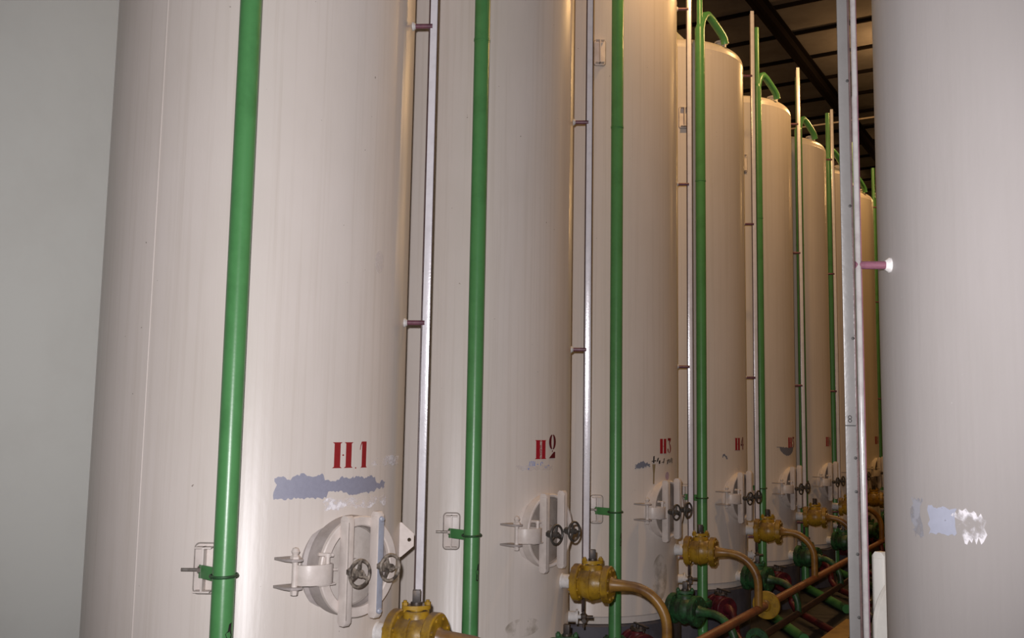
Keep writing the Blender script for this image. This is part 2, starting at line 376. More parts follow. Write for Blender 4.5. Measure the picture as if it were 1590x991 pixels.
def manway(t, fit, bar2, wheel_mat, mk, cov, psi=-9.0, mz=-.587, plain=False, out=0.0, up=0.0):
    """hatch: neck, recessed cover, two clamp bars with handwheels, hinge"""
    mx = frame(R, psi, L0 + mz)
    dn = .034 if plain else 0.0; ri = .186 if plain else .164; v = 'p' if plain else ''
    def neck():
        b = MB()
        b.lathe([(.2025, -.09), (.2025, .062 - dn), (ri, .062 - dn), (ri, -.03)], AXIS_X, 72, False, False)
        b.lathe([(.218, -.085), (.218, -.022), (.2035, -.012)], AXIS_X, 72, False, False)
        return b.mesh('manway_neck', M['neck_side'] if mk == 'c' and not plain else fit)
    nk = link('manway_neck', mesh_once('neck' + mk + v, neck), t, mx=mx)
    def rim():
        b = MB().lathe([(.2035, .058 - dn), (.2035, .072 - dn), (.199, .0765 - dn), (ri + .004, .0765 - dn), (ri - .001, .072 - dn), (ri - .001, .058 - dn), (.2035, .058 - dn)], AXIS_X, 72, False, False)
        return b.mesh('neck_rim', fit)
    link('neck_rim', mesh_once('rim' + mk + v, rim), nk)
    def cover():
        b = MB().lathe([(ri - .0005, -.02), (ri - .0005, .014), (ri - .008, .020), (.09, .027), (.001, .029)], AXIS_X, 72, True, False)
        b.lathe([(.03, .025), (.03, .055), (.001, .056)], AXIS_X, 24, False, False)
        return b.mesh('manway_cover', cov)
    cv = link('manway_cover', mesh_once('cover' + mk + cov.name + v, cover), t, mx=mx)
    def gasket():
        return MB().ring((.019, 0, 0), ri - .004, .0045, 'X', 64, 8).mesh('gasket', M['dirt'])
    link('gasket', mesh_once('gasket' + v, gasket), cv)
    def strap():
        pts = [(.050, -.270), (.078, -.262), (.096, -.240), (.106, -.212), (.110, -.185), (.108, -.164), (.100, -.152), (.096, -.148), (.030, -.146), (.030, -.138), (.100, -.138), (.108, -.142), (.118, -.162), (.119, -.186), (.115, -.214), (.104, -.245), (.083, -.270), (.053, -.278)]
        b = MB().prism(pts, -.046, .032)
        b.box((.062, -.165, -.048), (.09, .08, .008))
        return b.mesh('hinge_strap', fit, 50, 0.0015)
    link('hinge_strap', mesh_once('strap' + mk, strap), cv, (0, -.026, 0))
    def latch():
        b = MB().tube([(.090, -.160, .02), (.090, -.160, .062)], .009, 12)
        b.tube([(.090, -.160, .056), (.090, -.160, .070)], .014, 12)
        b.tube([(.080, -.200, .068), (.096, -.138, .062)], .0075, 10)
        b.tube([(.055, -.142, .002), (.055, -.08, -.004)], .006, 10)
        return b.mesh('latch_bolt', M['fitting'])
    link('latch_bolt', mesh_once('latch' + mk, latch), cv, (0, -.022, 0))
    def hinge():
        pts = [(-.045, -.31), (.030, -.315), (.062, -.305), (.074, -.28), (.070, -.258), (.050, -.245), (-.03, -.232)]
        return MB().prism(pts, -.005, .005).mesh('hinge_bracket', M['neck_side'] if mk == 'c' else fit, 40, 0.0015)
    hm = mesh_once('hinge' + mk, hinge)
    link('hinge_bracket', hm, t, mx=mx @ Matrix.Translation((0, -.028, .051)))
    hb = link('hinge_bracket', hm, t, mx=mx @ Matrix.Translation((0, -.028, -.056)))
    def pin():
        b = MB().tube([(.045, -.277, -.074), (.045, -.277, .072)], .0115, 16)
        b.lathe([(.002, -.017), (.011, -.013), (.017, 0), (.011, .013), (.002, .017)], Matrix.Translation((.045, -.277, .083)), 16)
        b.lathe([(.020, 0), (.020, .012), (.014, .018)], Matrix.Translation((.045, -.277, .052)), 6)
        b.lathe([(.014, -.016), (.016, 0)], Matrix.Translation((.045, -.277, -.066)), 6)
        return b.mesh('hinge_pin', fit)
    link('hinge_pin', mesh_once('pin' + mk, pin), hb, (0, 0, .056))
    for i, (ty, ln, dz) in enumerate(((-.094, .432, -.005), (.067, .430, .005))):
        def bar(ty=ty, ln=ln, dz=dz, i=i):
            b = MB(); h = ln / 2
            prof = [(.074, -h + .012), (.086, -h), (.110, -h), (.122, -h + .014), (.122, h - .014), (.110, h), (.086, h), (.074, h - .012)]
            m2 = Matrix.Translation((0, ty, dz)) @ Matrix.Rotation(PI / 2, 4, 'X')
            b.prism(prof, -.0155, .0155, m2)
            b.prism([(.079, -h + .02), (.120, -h + .02), (.120, h - .02), (.079, h - .02)], -.0185, .0185, m2)
            return b.mesh('clamp_bar', fit, 40, 0.002)
        o = link('clamp_bar', mesh_once('bar%d' % i + mk, bar), t, mx=mx @ Matrix.Translation((out - dn * .85, 0, up)))
        def groove(ty=ty, ln=ln, dz=dz):
            return MB().box((.1222, ty - .0115, dz), (.0016, .0028, ln - .05)).mesh('groove', M['dirt'])
        link('groove', mesh_once('groove%d' % i, groove), o)
        if i == 1 and bar2:
            def face(ty=ty, ln=ln, dz=dz):
                b = MB().box((.1215, ty + .001, dz), (.004, .029, ln - .05)); b.box((.11, ty + .016, dz), (.02, .003, ln - .05))
                for s in (-1, 1): b.lathe([(.012, -.004), (.013, .010), (.008, .016)], Matrix.Translation((.118, ty, dz + s * (ln / 2 - .03))) @ AXIS_X, 8)
                return b.mesh('bar_facing', bar2, 40, 0.001)
            f = link('bar_facing', mesh_once('face', face), o); f['label'] = 'bluish grey facing strip on the right clamp bar'
        def wheel(ty=ty, i=i):
            b = MB(); c = (.182 if mk == 'c' else .142, ty, -.007 if i == 0 else 0.0); mw = Matrix.Translation(c)
            b.ring((0, 0, 0), .0515, .0065, 'X', 40, 10, mw)
            for k in range(3):
                a = rad(90 + 120 * k + 25 * i); b.tube([(-.008, 0, 0), (-.003, .03 * math.cos(a), .03 * math.sin(a)), (0, .05 * math.cos(a), .05 * math.sin(a))], [.0085, .007, .006], 8, mw)
            b.tube([(-.016, 0, 0), (.010, 0, 0)], .016, 14, mw); b.tube([(.01, 0, 0), (.022, 0, 0)], .009, 6, mw)
            b.tube([(-.115, 0, 0), (-.01, 0, 0)], .0085, 10, mw)
            b.tube([(-.062, 0, 0), (-.034, 0, 0)], .019, 6, mw)
            return b.mesh('handwheel', wheel_mat)
        link('handwheel', mesh_once('wheel%d' % i + mk + wheel_mat.name, wheel), o)

def pipe_stub_bracket(t, z, fit, mk, rod=True):
    mx = frame(R, -57.5, z)
    def pad():
        b = MB(); w, h, r = .041, .094, .018; pts = []
        for cx, cy, a in ((w - r, h - r, 0), (-w + r, h - r, 90), (-w + r, -h + r, 180), (w - r, -h + r, 270)):
            for k in range(5): pts.append((cx + r * math.cos(rad(a + 22.5 * k)), cy + r * math.sin(rad(a + 22.5 * k))))
        b.prism(pts, -.02, .005, Matrix(((0, 0, 1, 0), (1, 0, 0, 0), (0, 1, 0, 0), (0, 0, 0, 1))))
        b.box((.028, 0, 0), (.052, .008, .172))
        for s in (-1, 1): b.box((.030, 0, s * .083), (.046, .062, .006))
        return b.mesh('pipe_bracket', fit, 40, 0.001)
    def shade_bead():  # bead round the pad, coloured dark to stand for the shadow along its edge
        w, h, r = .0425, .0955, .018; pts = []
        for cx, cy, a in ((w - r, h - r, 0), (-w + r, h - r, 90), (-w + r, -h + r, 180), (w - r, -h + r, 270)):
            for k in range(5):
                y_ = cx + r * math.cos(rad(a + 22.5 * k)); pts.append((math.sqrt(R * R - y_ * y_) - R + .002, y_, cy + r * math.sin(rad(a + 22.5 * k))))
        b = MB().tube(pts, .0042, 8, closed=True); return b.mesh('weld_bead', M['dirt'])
    o = link('pipe_bracket', mesh_once('pad' + mk, pad), t, mx=mx)
    link('weld_bead', mesh_once('bead', shade_bead), o)
    if rod:
        def rd():
            b = MB().tube([(.040, -.082, 0), (.040, .02, 0)], .0065, 10)
            b.tube([(.040, -.018, 0), (.040, -.006, 0)], .014, 6); b.tube([(.040, .006, 0), (.040, .016, 0)], .014, 6)
            return b.mesh('threaded_rod', M['steel'])
        link('threaded_rod', mesh_once('rod', rd), o)

def make_tank(n, cx, cy, rz, mat, fit, label, mk, bar2=None, wheel_mat=None):
    t = thing('storage_tank', label, 'tank', (cx, cy, TB), rz, 'tall storage tanks')
    link('shell', mesh_once('shell' + mk, lambda: shell_mesh(mat)), t)
    def seam():
        b = MB()
        p = [pol(R - .001, -82.4, .05), pol(R - .001, -82.4, 3.46 - TB - .09)]
        b.tube(p, .0035, 8); return b.mesh('weld_seam', mat)
    link('weld_seam', mesh_once('seam' + mk, seam), t)
    manway(t, fit, bar2, wheel_mat or M['dark_wheel'], mk, M['cover'] if n == 1 else M['dirty_cover'] if n else fit, *((-9.0, -.587, n > 1) if n else (-26.0, -.645, False, .034, .028)))
    pipe_stub_bracket(t, L0 - .575, fit, mk)
    pipe_stub_bracket(t, L0 + 2.71, fit, mk, False)
    def noz():
        b = MB().lathe([(.040, -.06), (.040, .078)], AXIS_X, 28); b.lathe([(.052, -.02), (.041, .008)], AXIS_X, 28, False, False); return b.mesh('outlet_nozzle', M['weld'])
    nz = mesh_once('noz', noz)
    link('outlet_nozzle', nz, t, mx=frame(R, 8.5, L0 - .893))
    link('outlet_nozzle', nz, t, mx=frame(R, -11, L0 - 1.262))
    def tap():
        b = MB().lathe([(.032, -.07), (.032, .045), (.044, .045), (.044, .057), (.012, .058), (.012, .075)], AXIS_X, 28); return b.mesh('gauge_tapping', M['weld'])
    link('gauge_tapping', mesh_once('tap', tap), t, mx=frame(R, 27.4, L0 - 1.135))
    def vent():
        b = MB().lathe([(.06, 0), (.06, .05), (.08, .05), (.08, .066), (.02, .068)], Matrix.Translation((.62 - .02, -.17, 3.46 - TB - .015)) , 24, False, True)
        return b.mesh('roof_nozzle', fit)
    def roofn():
        b = MB().lathe([(.045, -.05), (.045, .035), (.062, .035), (.062, .05)], Matrix.Translation((.575, -.165, 3.46 - TB)), 24); return b.mesh('roof_nozzle', fit)
    link('roof_nozzle', mesh_once('roofn' + mk, roofn), t)
    return t

def label_on(t, n, deg, z=-.138):
    """stencilled H and number"""
    zz = L0 + z
    if n == 1:
        decal('stencil_letter', shift(letter_h(), -.053), deg, zz, M['letter_red'], t)
        decal('stencil_digit', shift(DIG[1], .103), deg, zz, M['letter_red'], t)
    elif n == 2:
        decal('stencil_letter', shift(letter_h(.017, .031), -.048), deg, zz, M['letter_bright'], t)
        decal('overspray', [rect(-.010, .008, -.05, .05)], deg, zz, M['letter_pink'], t, .001)
        decal('stencil_digit', shift(DIG[2], .073, .012), deg, zz, M['letter_maroon'], t)
    else:
        decal('stencil_letter', shift(letter_h(.014, .034, n % 2 == 0), -.048), deg, zz, M['letter_bright'], t)
        decal('stencil_digit', shift(DIG[n], .066, .004), deg, zz, M['letter_maroon' if n in (4, 6) else 'letter_red'], t)

WHERE = {
    1: 'cream storage tank marked H 1, with a long blue-grey paint patch below the mark',
    2: 'cream storage tank marked H 2, with faint blue writing below the mark',
    3: 'cream storage tank marked H 3, with black scribble and a brown drip below the mark',
    4: 'cream storage tank marked H 4, with a small dark smear below the mark',
    5: 'cream storage tank marked H 5, with a grey bowl-shaped patch below the mark',
    6: 'cream storage tank marked H 6, just left of the upright gauge of the grey tank',
    7: 'seventh cream storage tank of the row, mostly hidden behind the grey tank\'s gauge',
    8: 'warm-lit far storage tank between the grey tank and its gauge',
    9: 'last sliver of a far storage tank against the grey tank\'s left edge',
}
ORD = {1: 'H 1', 2: 'H 2', 3: 'H 3', 4: 'H 4', 5: 'H 5', 6: 'H 6', 7: 'H 7', 8: 'H 8', 9: 'H 9'}
def at_tank(n):
    if n <= 6: return 'tank ' + ORD[n]
    return {7: 'the seventh tank', 8: 'the eighth tank', 9: 'the last tank'}[n]

tanks = {}
for n in range(1, 10):
    tanks[n] = make_tank(n, TX, TY[n], 0, M['cream'], M['fitting'], WHERE[n], 'c', M['blue_bar'] if n == 1 else None, M['wheel'] if n == 1 else M['dark_wheel'])
LAB = {1: -12.75, 2: -12.9, 3: -10.7, 4: -10.2, 5: -8.9, 6: -8.5, 7: -9, 8: -9, 9: -9}
for n, t in tanks.items(): label_on(t, n, LAB[n])
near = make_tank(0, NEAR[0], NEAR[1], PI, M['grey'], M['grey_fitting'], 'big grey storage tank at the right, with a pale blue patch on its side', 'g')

# paint marks on the single tanks
t = tanks[1]
def top1(x):
    return (.030 if x < .12 else .040 if x < .36 else .020 if x < .5 else .028 if x < .82 else .020 if x < .86 else .004 - .02 * (x - .86)) + .004 * math.sin(40 * x)
def bot1(x):
    return -.052 if x < .40 else -.030 if x < .56 else -.046 + .022 * (x - .56) if x < .86 else -.026
decal('paint_patch', [ragged(-.285, .285, top1, bot1, 70, .0055, 3)], -13.5, L0 - .258, M['primer'], t)
decal('white_scuff', [ragged(-.16, .22, lambda x: .02, lambda x: -.02, 20, .01, 4)], -7, L0 - .335, M['scuff'], t)
decal('white_scuff', [ragged(-.10, .16, lambda x: .020 + .01 * x, lambda x: -.012, 16, .006, 5)], 9.5, L0 - .175, M['scuff'], t)
decal('pale_scuff', [ell(0, 0, .03, .05, n=24)], 2.0, L0 + .70, M['haze_scuff'], t)
def lug():
    b = MB(); th = .006
    poly = [(-.05, -.078), (.008, -.078), (.066, -.028), (.066, .028), (.008, .078), (-.05, .078)]
    outer = len(poly); hole = [(.045 + .009 * math.cos(rad(360 * k / 16)), .009 * math.sin(rad(360 * k / 16))) for k in range(16)]
    # plate with a hole: outline and hole bridged
    tri = tessellate_polygon([[Vector((x, y, 0)) for x, y in poly], [Vector((x, y, 0)) for x, y in reversed(hole)]])
    allp = poly + list(reversed(hole)); n_ = len(allp)
    vs = [(x, -th / 2, y) for x, y in allp] + [(x, th / 2, y) for x, y in allp]
    fs = [tuple(tr) for tr in tri] + [tuple(n_ + i for i in reversed(tr)) for tr in tri]
    for a, m_ in ((0, outer), (outer, 16)):
        for k in range(m_):
            i, j = a + k, a + (k + 1) % m_; fs.append((i, j, n_ + j, n_ + i))
    return b.add(vs, fs).mesh('lifting_lug', M['fitting'])
link('lifting_lug', lug(), t, mx=frame(R, 31, L0 - .535))

t = tanks[2]
blue = [[(-.085 + .012 * k, .016 + random.uniform(-.006, .006)), (-.080 + .012 * k, .018), (-.083 + .012 * k + random.uniform(-.004, .008), -.012), (-.088 + .012 * k, -.010)] for k in range(4)]
blue += [crescent(.01, -.004, .012, .016, .007, 20, 200), rect(-.03, -.018, -.004, .0), crescent(.045, -.012, .010, .012, .006, 200, 350), rect(.066, .078, -.012, -.008), rect(-.096, -.088, -.03, -.022)]
decal('blue_writing', blue, -13, L0 - .218, M['blue_ink'], t)
decal('pale_scuff', [ragged(-.15, .14, lambda x: .012, lambda x: -.012, 14, .006, 8)], -15, L0 - .24, M['haze_scuff'], t, .0008)

t = tanks[3]
decal('paint_patch', [ragged(-.105, .03, lambda x: .02 - .05 * abs(x - .45), lambda x: -.035 + .02 * x, 22, .008, 11)], -25, L0 - .262, M['dull_primer'], t)
scr = []
for k, (x, y, w, h, s) in enumerate([(-.085, .006, .030, .008, .3), (-.075, .014, .009, .04, .2), (-.05, .012, .010, .024, .6), (-.035, 0, .012, .02, .1), (-.015, -.002, .014, .008, .5), (0, .006, .008, .03, .5), (.028, .006, .024, .006, .4), (.034, .0, .010, .03, .7), (.055, .004, .008, .022, .2), (.070, .008, .010, .028, .6), (.088, .004, .007, .03, .4)]):
    scr.append([(x, y - h / 2), (x + w, y - h / 2 + s * .006), (x + w + s * .012, y + h / 2), (x + s * .012, y + h / 2 - .003)])
scr = [[(x * 1.55 + .02, y * 1.3) for x, y in p] for p in scr]
decal('black_scribble', scr, -12.5, L0 - .25, M['ink'], t, .002)
decal('brown_drip', [[(-.012, .05), (.022, .05), (.012, -.02), (.010, -.09), (-.006, -.09), (-.004, -.02)]], -20, L0 - .315, M['drip'], t)
decal('pink_mark', [ell(0, 0, .028, .03, n=16)], -6, L0 - .352, M['pink_mark'], t)
decal('olive_stain', [ell(0, 0, .09, .16, n=24)], -14, L0 - 1.06, M['stain'], t)
t = tanks[4]
decal('dark_smear', [[(-.03, .018), (-.01, .026), (.004, .010), (.018, .006), (.03, -.02), (.014, -.022), (.004, -.006), (-.006, .006), (-.022, .006), (-.028, -.01), (-.036, -.006)]], -25, L0 - .245, M['dull_primer'], t)
decal('pale_scuff', [ell(0, 0, .04, .022, n=16)], -8, L0 - .345, M['haze_scuff'], t)
t = tanks[5]
decal('paint_patch', [ragged(-.17, .15, lambda x: .045 - .008 * math.sin(3 * x), lambda x: .034 - .08 * max(0, math.sin(PI * min(1, max(0, (x - .12) / .88)))) ** .6, 26, .005, 14)], -14, L0 - .222, M['dull_primer'], t)
t = tanks[2]
decal('olive_stain', [ell(0, 0, .12, .05, n=24)], -22, L0 - 1.10, M['stain'], t)
# near tank
decal('paint_patch', [ragged(-.055, .045, lambda x: .036, lambda x: -.032 + .008 * x, 14, .004, 21)], 46.5, L0 - .222, M['pale_blue'], near)
decal('white_scuff', [ragged(-.03, .05, lambda x: .03, lambda x: -.035, 12, .012, 22)], 52.5, L0 - .222, M['scuff'], near)
decal('pale_scuff', [ragged(-.035, .02, lambda x: .05, lambda x: -.04, 10, .01, 23)], 38.5, L0 - .222, M['faint_blue'], near, .001)

# ------------------------------------------------------------------ round plinths
for n in list(range(1, 10)):
    p = link('tank_plinth', mesh_once('plinth', lambda: MB().lathe([(R + .02, 0), (R + .02, TB - FZ - .012), (R + .008, TB - FZ)], seg=72).mesh('tank_plinth', M['plinth'])), None, (TX, TY[n], FZ))
    p['label'] = 'dark round plinth under ' + at_tank(n); p['category'] = 'plinth'; p['group'] = 'round plinths under the tanks'
p = link('tank_plinth', CACHE['plinth'], None, (NEAR[0], NEAR[1], FZ)); p['label'] = 'dark round plinth under the grey tank at the right'; p['category'] = 'plinth'; p['group'] = 'round plinths under the tanks'

# ------------------------------------------------------------------ green riser pipes
PR = .0425
def riser_main():
    b = MB(); z0, z1 = -1.635, 3.47
    b.tube([(0, 0, z1), (0, 0, z0)] + [Vector((0, 0, z0)) + Vector((.52 * (1 - math.cos(rad(a))), -.854 * (1 - math.cos(rad(a))), 0)) * .10 - Vector((0, 0, .10 * math.sin(rad(a)))) for a in (25, 50, 70, 90)] +
           [(.052 + .62, -.085 - 1.02, z0 - .098)], PR, 24)
    b.tube([(0, 0, 2.10), (0, 0, 2.112)], PR + .0025, 24)
    b.tube([(0, 0, 3.45), (0, 0, 3.50)], [PR, .030], 24)
    return b.mesh('riser', M['green'])
def riser_vent(): return MB().tube([(0, 0, 3.47), (0, 0, 4.10)], .026, 16).mesh('vent_pipe', M['green'])
def riser_elbow():
    pts = [(0, 0, 3.40), (.004, .012, 3.47), (.012, .03, 3.55), (.022, .065, 3.605), (.035, .11, 3.625), (.050, .17, 3.605), (.068, .25, 3.565), (.084, .33, 3.525), (.092, .375, 3.495), (.096, .395, 3.45)]
    return MB().tube(pts, .034, 20).mesh('elbow_branch', M['green'])
def riser_flange():
    b = MB().lathe([(.075, -.022), (.078, -.018), (.078, -.002), (.075, 0), (.075, .002), (.078, .004), (.078, .02), (.075, .024)], Matrix.Translation((0, 0, -1.43)), 28)
    for k in range(6): b.tube([pol(.062, 60 * k, -1.462), pol(.062, 60 * k, -1.396)], .009, 6)
    return b.mesh('pipe_flange', M['green_valve'])
def clamp_arm():
    # runs from the pipe back to the bracket's rib
    a = pol(R + .046, -57.5) - pol(.85, -50)
    d = a.normalized(); ang = math.atan2(d.y, d.x); L = a.length
    b = MB(); mx = Matrix.Translation((0, 0, -.580)) @ Matrix.Rotation(ang, 4, 'Z')
    b.box(((PR - .004 + L + .012) / 2, .004, 0), (L + .012 - PR + .004, .008, .050), mx)
    return b.mesh('clamp_arm', M['green'], 40, 0.001)
def u_bolt():
    b = MB(); a = pol(R + .046, -57.5) - pol(.85, -50); ang = math.degrees(math.atan2(a.y, a.x))
    r = PR + .006
    pts = [pol(r, ang + k, 0) for k in range(20, 345, 12)]
    b.tube(pts, .006, 8, Matrix.Translation((0, 0, -.578)) @ Matrix.Rotation(rad(3), 4, 'X'))
    return b.mesh('u_bolt', M['green_valve'])
def chip():
    pts = [(-.012, -.04), (.004, -.045), (.010, -.02), (.014, .0), (.008, .02), (.010, .045), (-.002, .04), (-.006, .016), (-.016, .006), (-.010, -.012)]
    vs = []
    tri = tessellate_polygon([[Vector((x, y, 0)) for x, y in pts]])
    for x, y in pts:
        a = rad(-2) + x / PR; vs.append(((PR + .0008) * math.cos(a), (PR + .0008) * math.sin(a), y))
    return MB().add(vs, tri).mesh('paint_chip', M['ink'])
for n in range(1, 10):
    q = pol(.85, -50)
    rp = thing('riser_pipe', 'tall green pipe standing before ' + at_tank(n), 'pipe', (TX + q.x, TY[n] + q.y, 0), 0, 'green riser pipes')
    link('riser', mesh_once('riser', riser_main), rp)
    link('vent_pipe', mesh_once('rvent', riser_vent), rp)
    link('elbow_branch', mesh_once('relbow', riser_elbow), rp)
    link('pipe_flange', mesh_once('rflange', riser_flange), rp)
    link('clamp_arm', mesh_once('rarm', clamp_arm), rp)
    link('u_bolt', mesh_once('rubolt', u_bolt), rp)
    if n <= 3: link('paint_chip', mesh_once('chip', chip), rp, (0, 0, {1: -.79, 2: -.765, 3: -.76}[n]))

# ------------------------------------------------------------------ level gauges
GX = .784 - R
def gauge_strip(mat):
    b = MB().box((GX + .010, 0, (3.99 - 1.02) / 2), (.033, .007, 3.99 + 1.02))
    return b.mesh('scale_strip', mat, 40, 0.0012)
def gauge_tube(): 
    b = MB().tube([(GX - .0105, 0, -1.11), (GX - .0105, 0, 3.96)], .0045, 12)
    b.box((GX + .0285, -.001, 1.5), (.004, .010, 4.9))
    return b.mesh('sight_tube', M['dark_line'])
def standoff():
    b = MB().tube([(-.015, 0, 0), (GX + .004, 0, 0)], .0115, 16); return b.mesh('standoff', M['purple'])
def standoff_weld(): return MB().lathe([(.022, -.02), (.021, .004), (.013, .014)], AXIS_X, 14).mesh('weld_bead', M['weld'])
def drain():
    b = MB().tube([(GX, 0, -1.02), (GX, 0, -1.20)], .006, 10)
    b.lathe([(.018, -.02), (.022, -.01), (.022, .012), (.012, .022)], Matrix.Translation((GX, 0, -1.135)), 6)
    for s in (-1, 1):
        b.tube([(GX, 0, -1.10), (GX, s * .018, -1.085), (GX, s * .022, -1.05), (GX, s * .008, -1.025)], .005, 8)
    b.tube([(GX - .02, 0, -1.135), (GX + .055, 0, -1.135)], .010, 10)
    b.tube([(GX, -.045, -1.15), (GX, .045, -1.15)], .008, 10); b.tube([(GX, -.05, -1.15), (GX, -.036, -1.15)], .014, 8); b.tube([(GX, .036, -1.15), (GX, .05, -1.15)], .014, 8)
    return b.mesh('drain_cock', M['dark_steel'])
for n in range(1, 10):
    q = pol(R, 27.4)
    lab = 'upright silver level gauge strip on purple stand-offs beside ' + at_tank(n)
    g = thing('level_gauge', lab, 'gauge', (TX + q.x, TY[n] + q.y, 0), rad(27.4), 'upright level gauges')
    st = link('scale_strip', mesh_once('gstrip', lambda: gauge_strip(M['strip'])), g)
    link('sight_tube', mesh_once('gtube', gauge_tube), g)
    for z in (-.975, .465, 1.905, 3.345):
        so = link('standoff', mesh_once('stand', standoff), g, (0, 0, z))
        link('weld_bead', mesh_once('sweld', standoff_weld), so)
    link('drain_cock', mesh_once('drain', drain), g)
# gauge of the grey tank: scale plate with bolts, glossy tube with purple rim
q = pol(R, 207.4)
g = thing('level_gauge', 'grey bolted scale plate with glossy tube, held off the grey tank at the right', 'gauge', (NEAR[0] + q.x, NEAR[1] + q.y, 0), rad(207.4), 'upright level gauges')
def nplate(): return MB().box((GX + .026, .004, (3.99 - 1.02) / 2), (.028, .006, 5.01)).mesh('scale_plate', M['plate'], 40, 0.0012)
pl = link('scale_plate', nplate(), g)
def bolts():
    return MB().lathe([(.0042, 0), (.0042, .003), (.0015, .004)], Matrix.Rotation(-PI / 2, 4, 'X'), 8).mesh('bolt', M['ink'])
bz = [-.075, -.165, -.330, -.495, -.655, .25, .62, .98]
for z in bz: link('bolt', mesh_once('gbolt', bolts), pl, (GX + .0155, .007, z))
def mark8():
    b = MB()
    # level figure 8 and its line
    for c in (.0046, -.0046): b.ring((GX + .028, .0076, .030 + c), .0042, .0012, 'Y', 16, 6)
    b.box((GX + .026, .0072, .012), (.028, .001, .003))
    return b.mesh('level_mark', M['ink'])
link('level_mark', mark8(), pl)
link('sight_tube', MB().tube([(GX - .004, .004, -1.1), (GX - .004, .004, .93), (GX - .0055, .003, .94), (GX - .004, .004, 3.96)], .0078, 20).mesh('sight_tube', M['tube']), g)
link('tube_rim', MB().box((GX - .012, -.002, 1.44), (.006, .010, 5.0)).mesh('tube_rim', M['purple'], 40, .001), g)
link('tube_channel', MB().box((GX + .008, -.002, 1.44), (.006, .012, 5.0)).mesh('tube_channel', M['dark_line'], 40, .001), g)
for z in (-.975, .455, 1.905, 3.345):
    so = link('standoff', CACHE['stand'], g, (0, 0, z)); link('weld_bead', CACHE['sweld'], so)

# ------------------------------------------------------------------ ball valves
VB = .073                                        # the valve starts this far off the shell; axis is local +X from there
def valve_flanges(mat, first):
    b = MB(); x0 = .0 if first else .180
    b.lathe([(.098, x0), (.104, x0 + .005), (.104, x0 + .036), (.098, x0 + .042)], AXIS_X, 40)
    if first: b.lathe([(.076, .040), (.080, .052)], AXIS_X, 32)
    for k in range(8):
        a = rad(22.5 + 45 * k); y, z = .082 * math.cos(a), .082 * math.sin(a)
        b.tube([(x0 - .007, y, z), (x0 + .049, y, z)], .010, 6)
    return b.mesh('flange', mat, 40)
def valve_body(mat):
    b = MB().lathe([(.070, .028), (.074, .046), (.086, .066), (.093, .092), (.093, .128), (.086, .154), (.074, .176), (.072, .194)], AXIS_X, 40)
    b.lathe([(.094, .104), (.099, .106), (.099, .114), (.094, .116)], AXIS_X, 40)
    b.lathe([(.058, .05), (.056, .095), (.048, .105)], Matrix.Translation((.11, 0, 0)), 28)
    return b.mesh('valve_body', mat, 40)
def valve_bonnet(mat):
    b = MB(); pts = []
    for k in range(32):
        a = 2 * PI * k / 32; r = .036 + .026 * abs(math.cos(a)) ** 3; pts.append((.11 + r * math.cos(a), r * math.sin(a) * 1.05))
    rot = Matrix.Translation((.11, 0, 0)) @ Matrix.Rotation(rad(35), 4, 'Z') @ Matrix.Translation((-.11, 0, 0))
    b.prism(pts, .112, .128, rot)
    for s in (-1, 1):
        b.tube([(.11 + s * .048, 0, .09), (.11 + s * .048, 0, .148)], .008, 8, rot); b.tube([(.11 + s * .048, 0, .128), (.11 + s * .048, 0, .140)], .014, 6, rot)
    b.tube([(.11, 0, .10), (.11, 0, .115)], .030, 20)
    return b.mesh('gland_flange', mat, 40)
def valve_stem(mat):
    rot = Matrix.Translation((.11, 0, 0)) @ Matrix.Rotation(rad(25), 4, 'Z')
    b = MB().box((0, 0, .158), (.034, .034, .062), rot); b.tube([(0, 0, .12), (0, 0, .140)], .025, 16, rot)
    return b.mesh('stem', mat, 40, 0.002)
def make_valve(label, mat, key, loc, rz, group, stem):
    v = thing('ball_valve', label, 'valve', loc, rz, group)
    link('flange', mesh_once('vf0' + key, lambda: valve_flanges(mat, True)), v)
    link('flange', mesh_once('vf1' + key, lambda: valve_flanges(mat, False)), v)
    link('valve_body', mesh_once('vb' + key, lambda: valve_body(mat)), v)
    link('gland_flange', mesh_once('vg' + key, lambda: valve_bonnet(mat)), v)
    link('stem', mesh_once('vs' + key, lambda: valve_stem(stem)), v)
    return v
YZ, GZ = -.893, -1.262
YA, GA = 8.5, -11.0
for n in range(1, 10):
    q = pol(R + VB, YA)
    make_valve('yellow ball valve sticking out of ' + at_tank(n), M['yellow'], 'y', (TX + q.x, TY[n] + q.y, YZ), rad(YA), 'yellow ball valves', M['dark_steel'] if n == 1 else M['ochre'])
    q = pol(R + VB, GA)
    make_valve('dark green ball valve low on ' + at_tank(n), M['green_valve'], 'g', (TX + q.x, TY[n] + q.y, GZ), rad(GA), 'low green ball valves', M['dark_steel'])

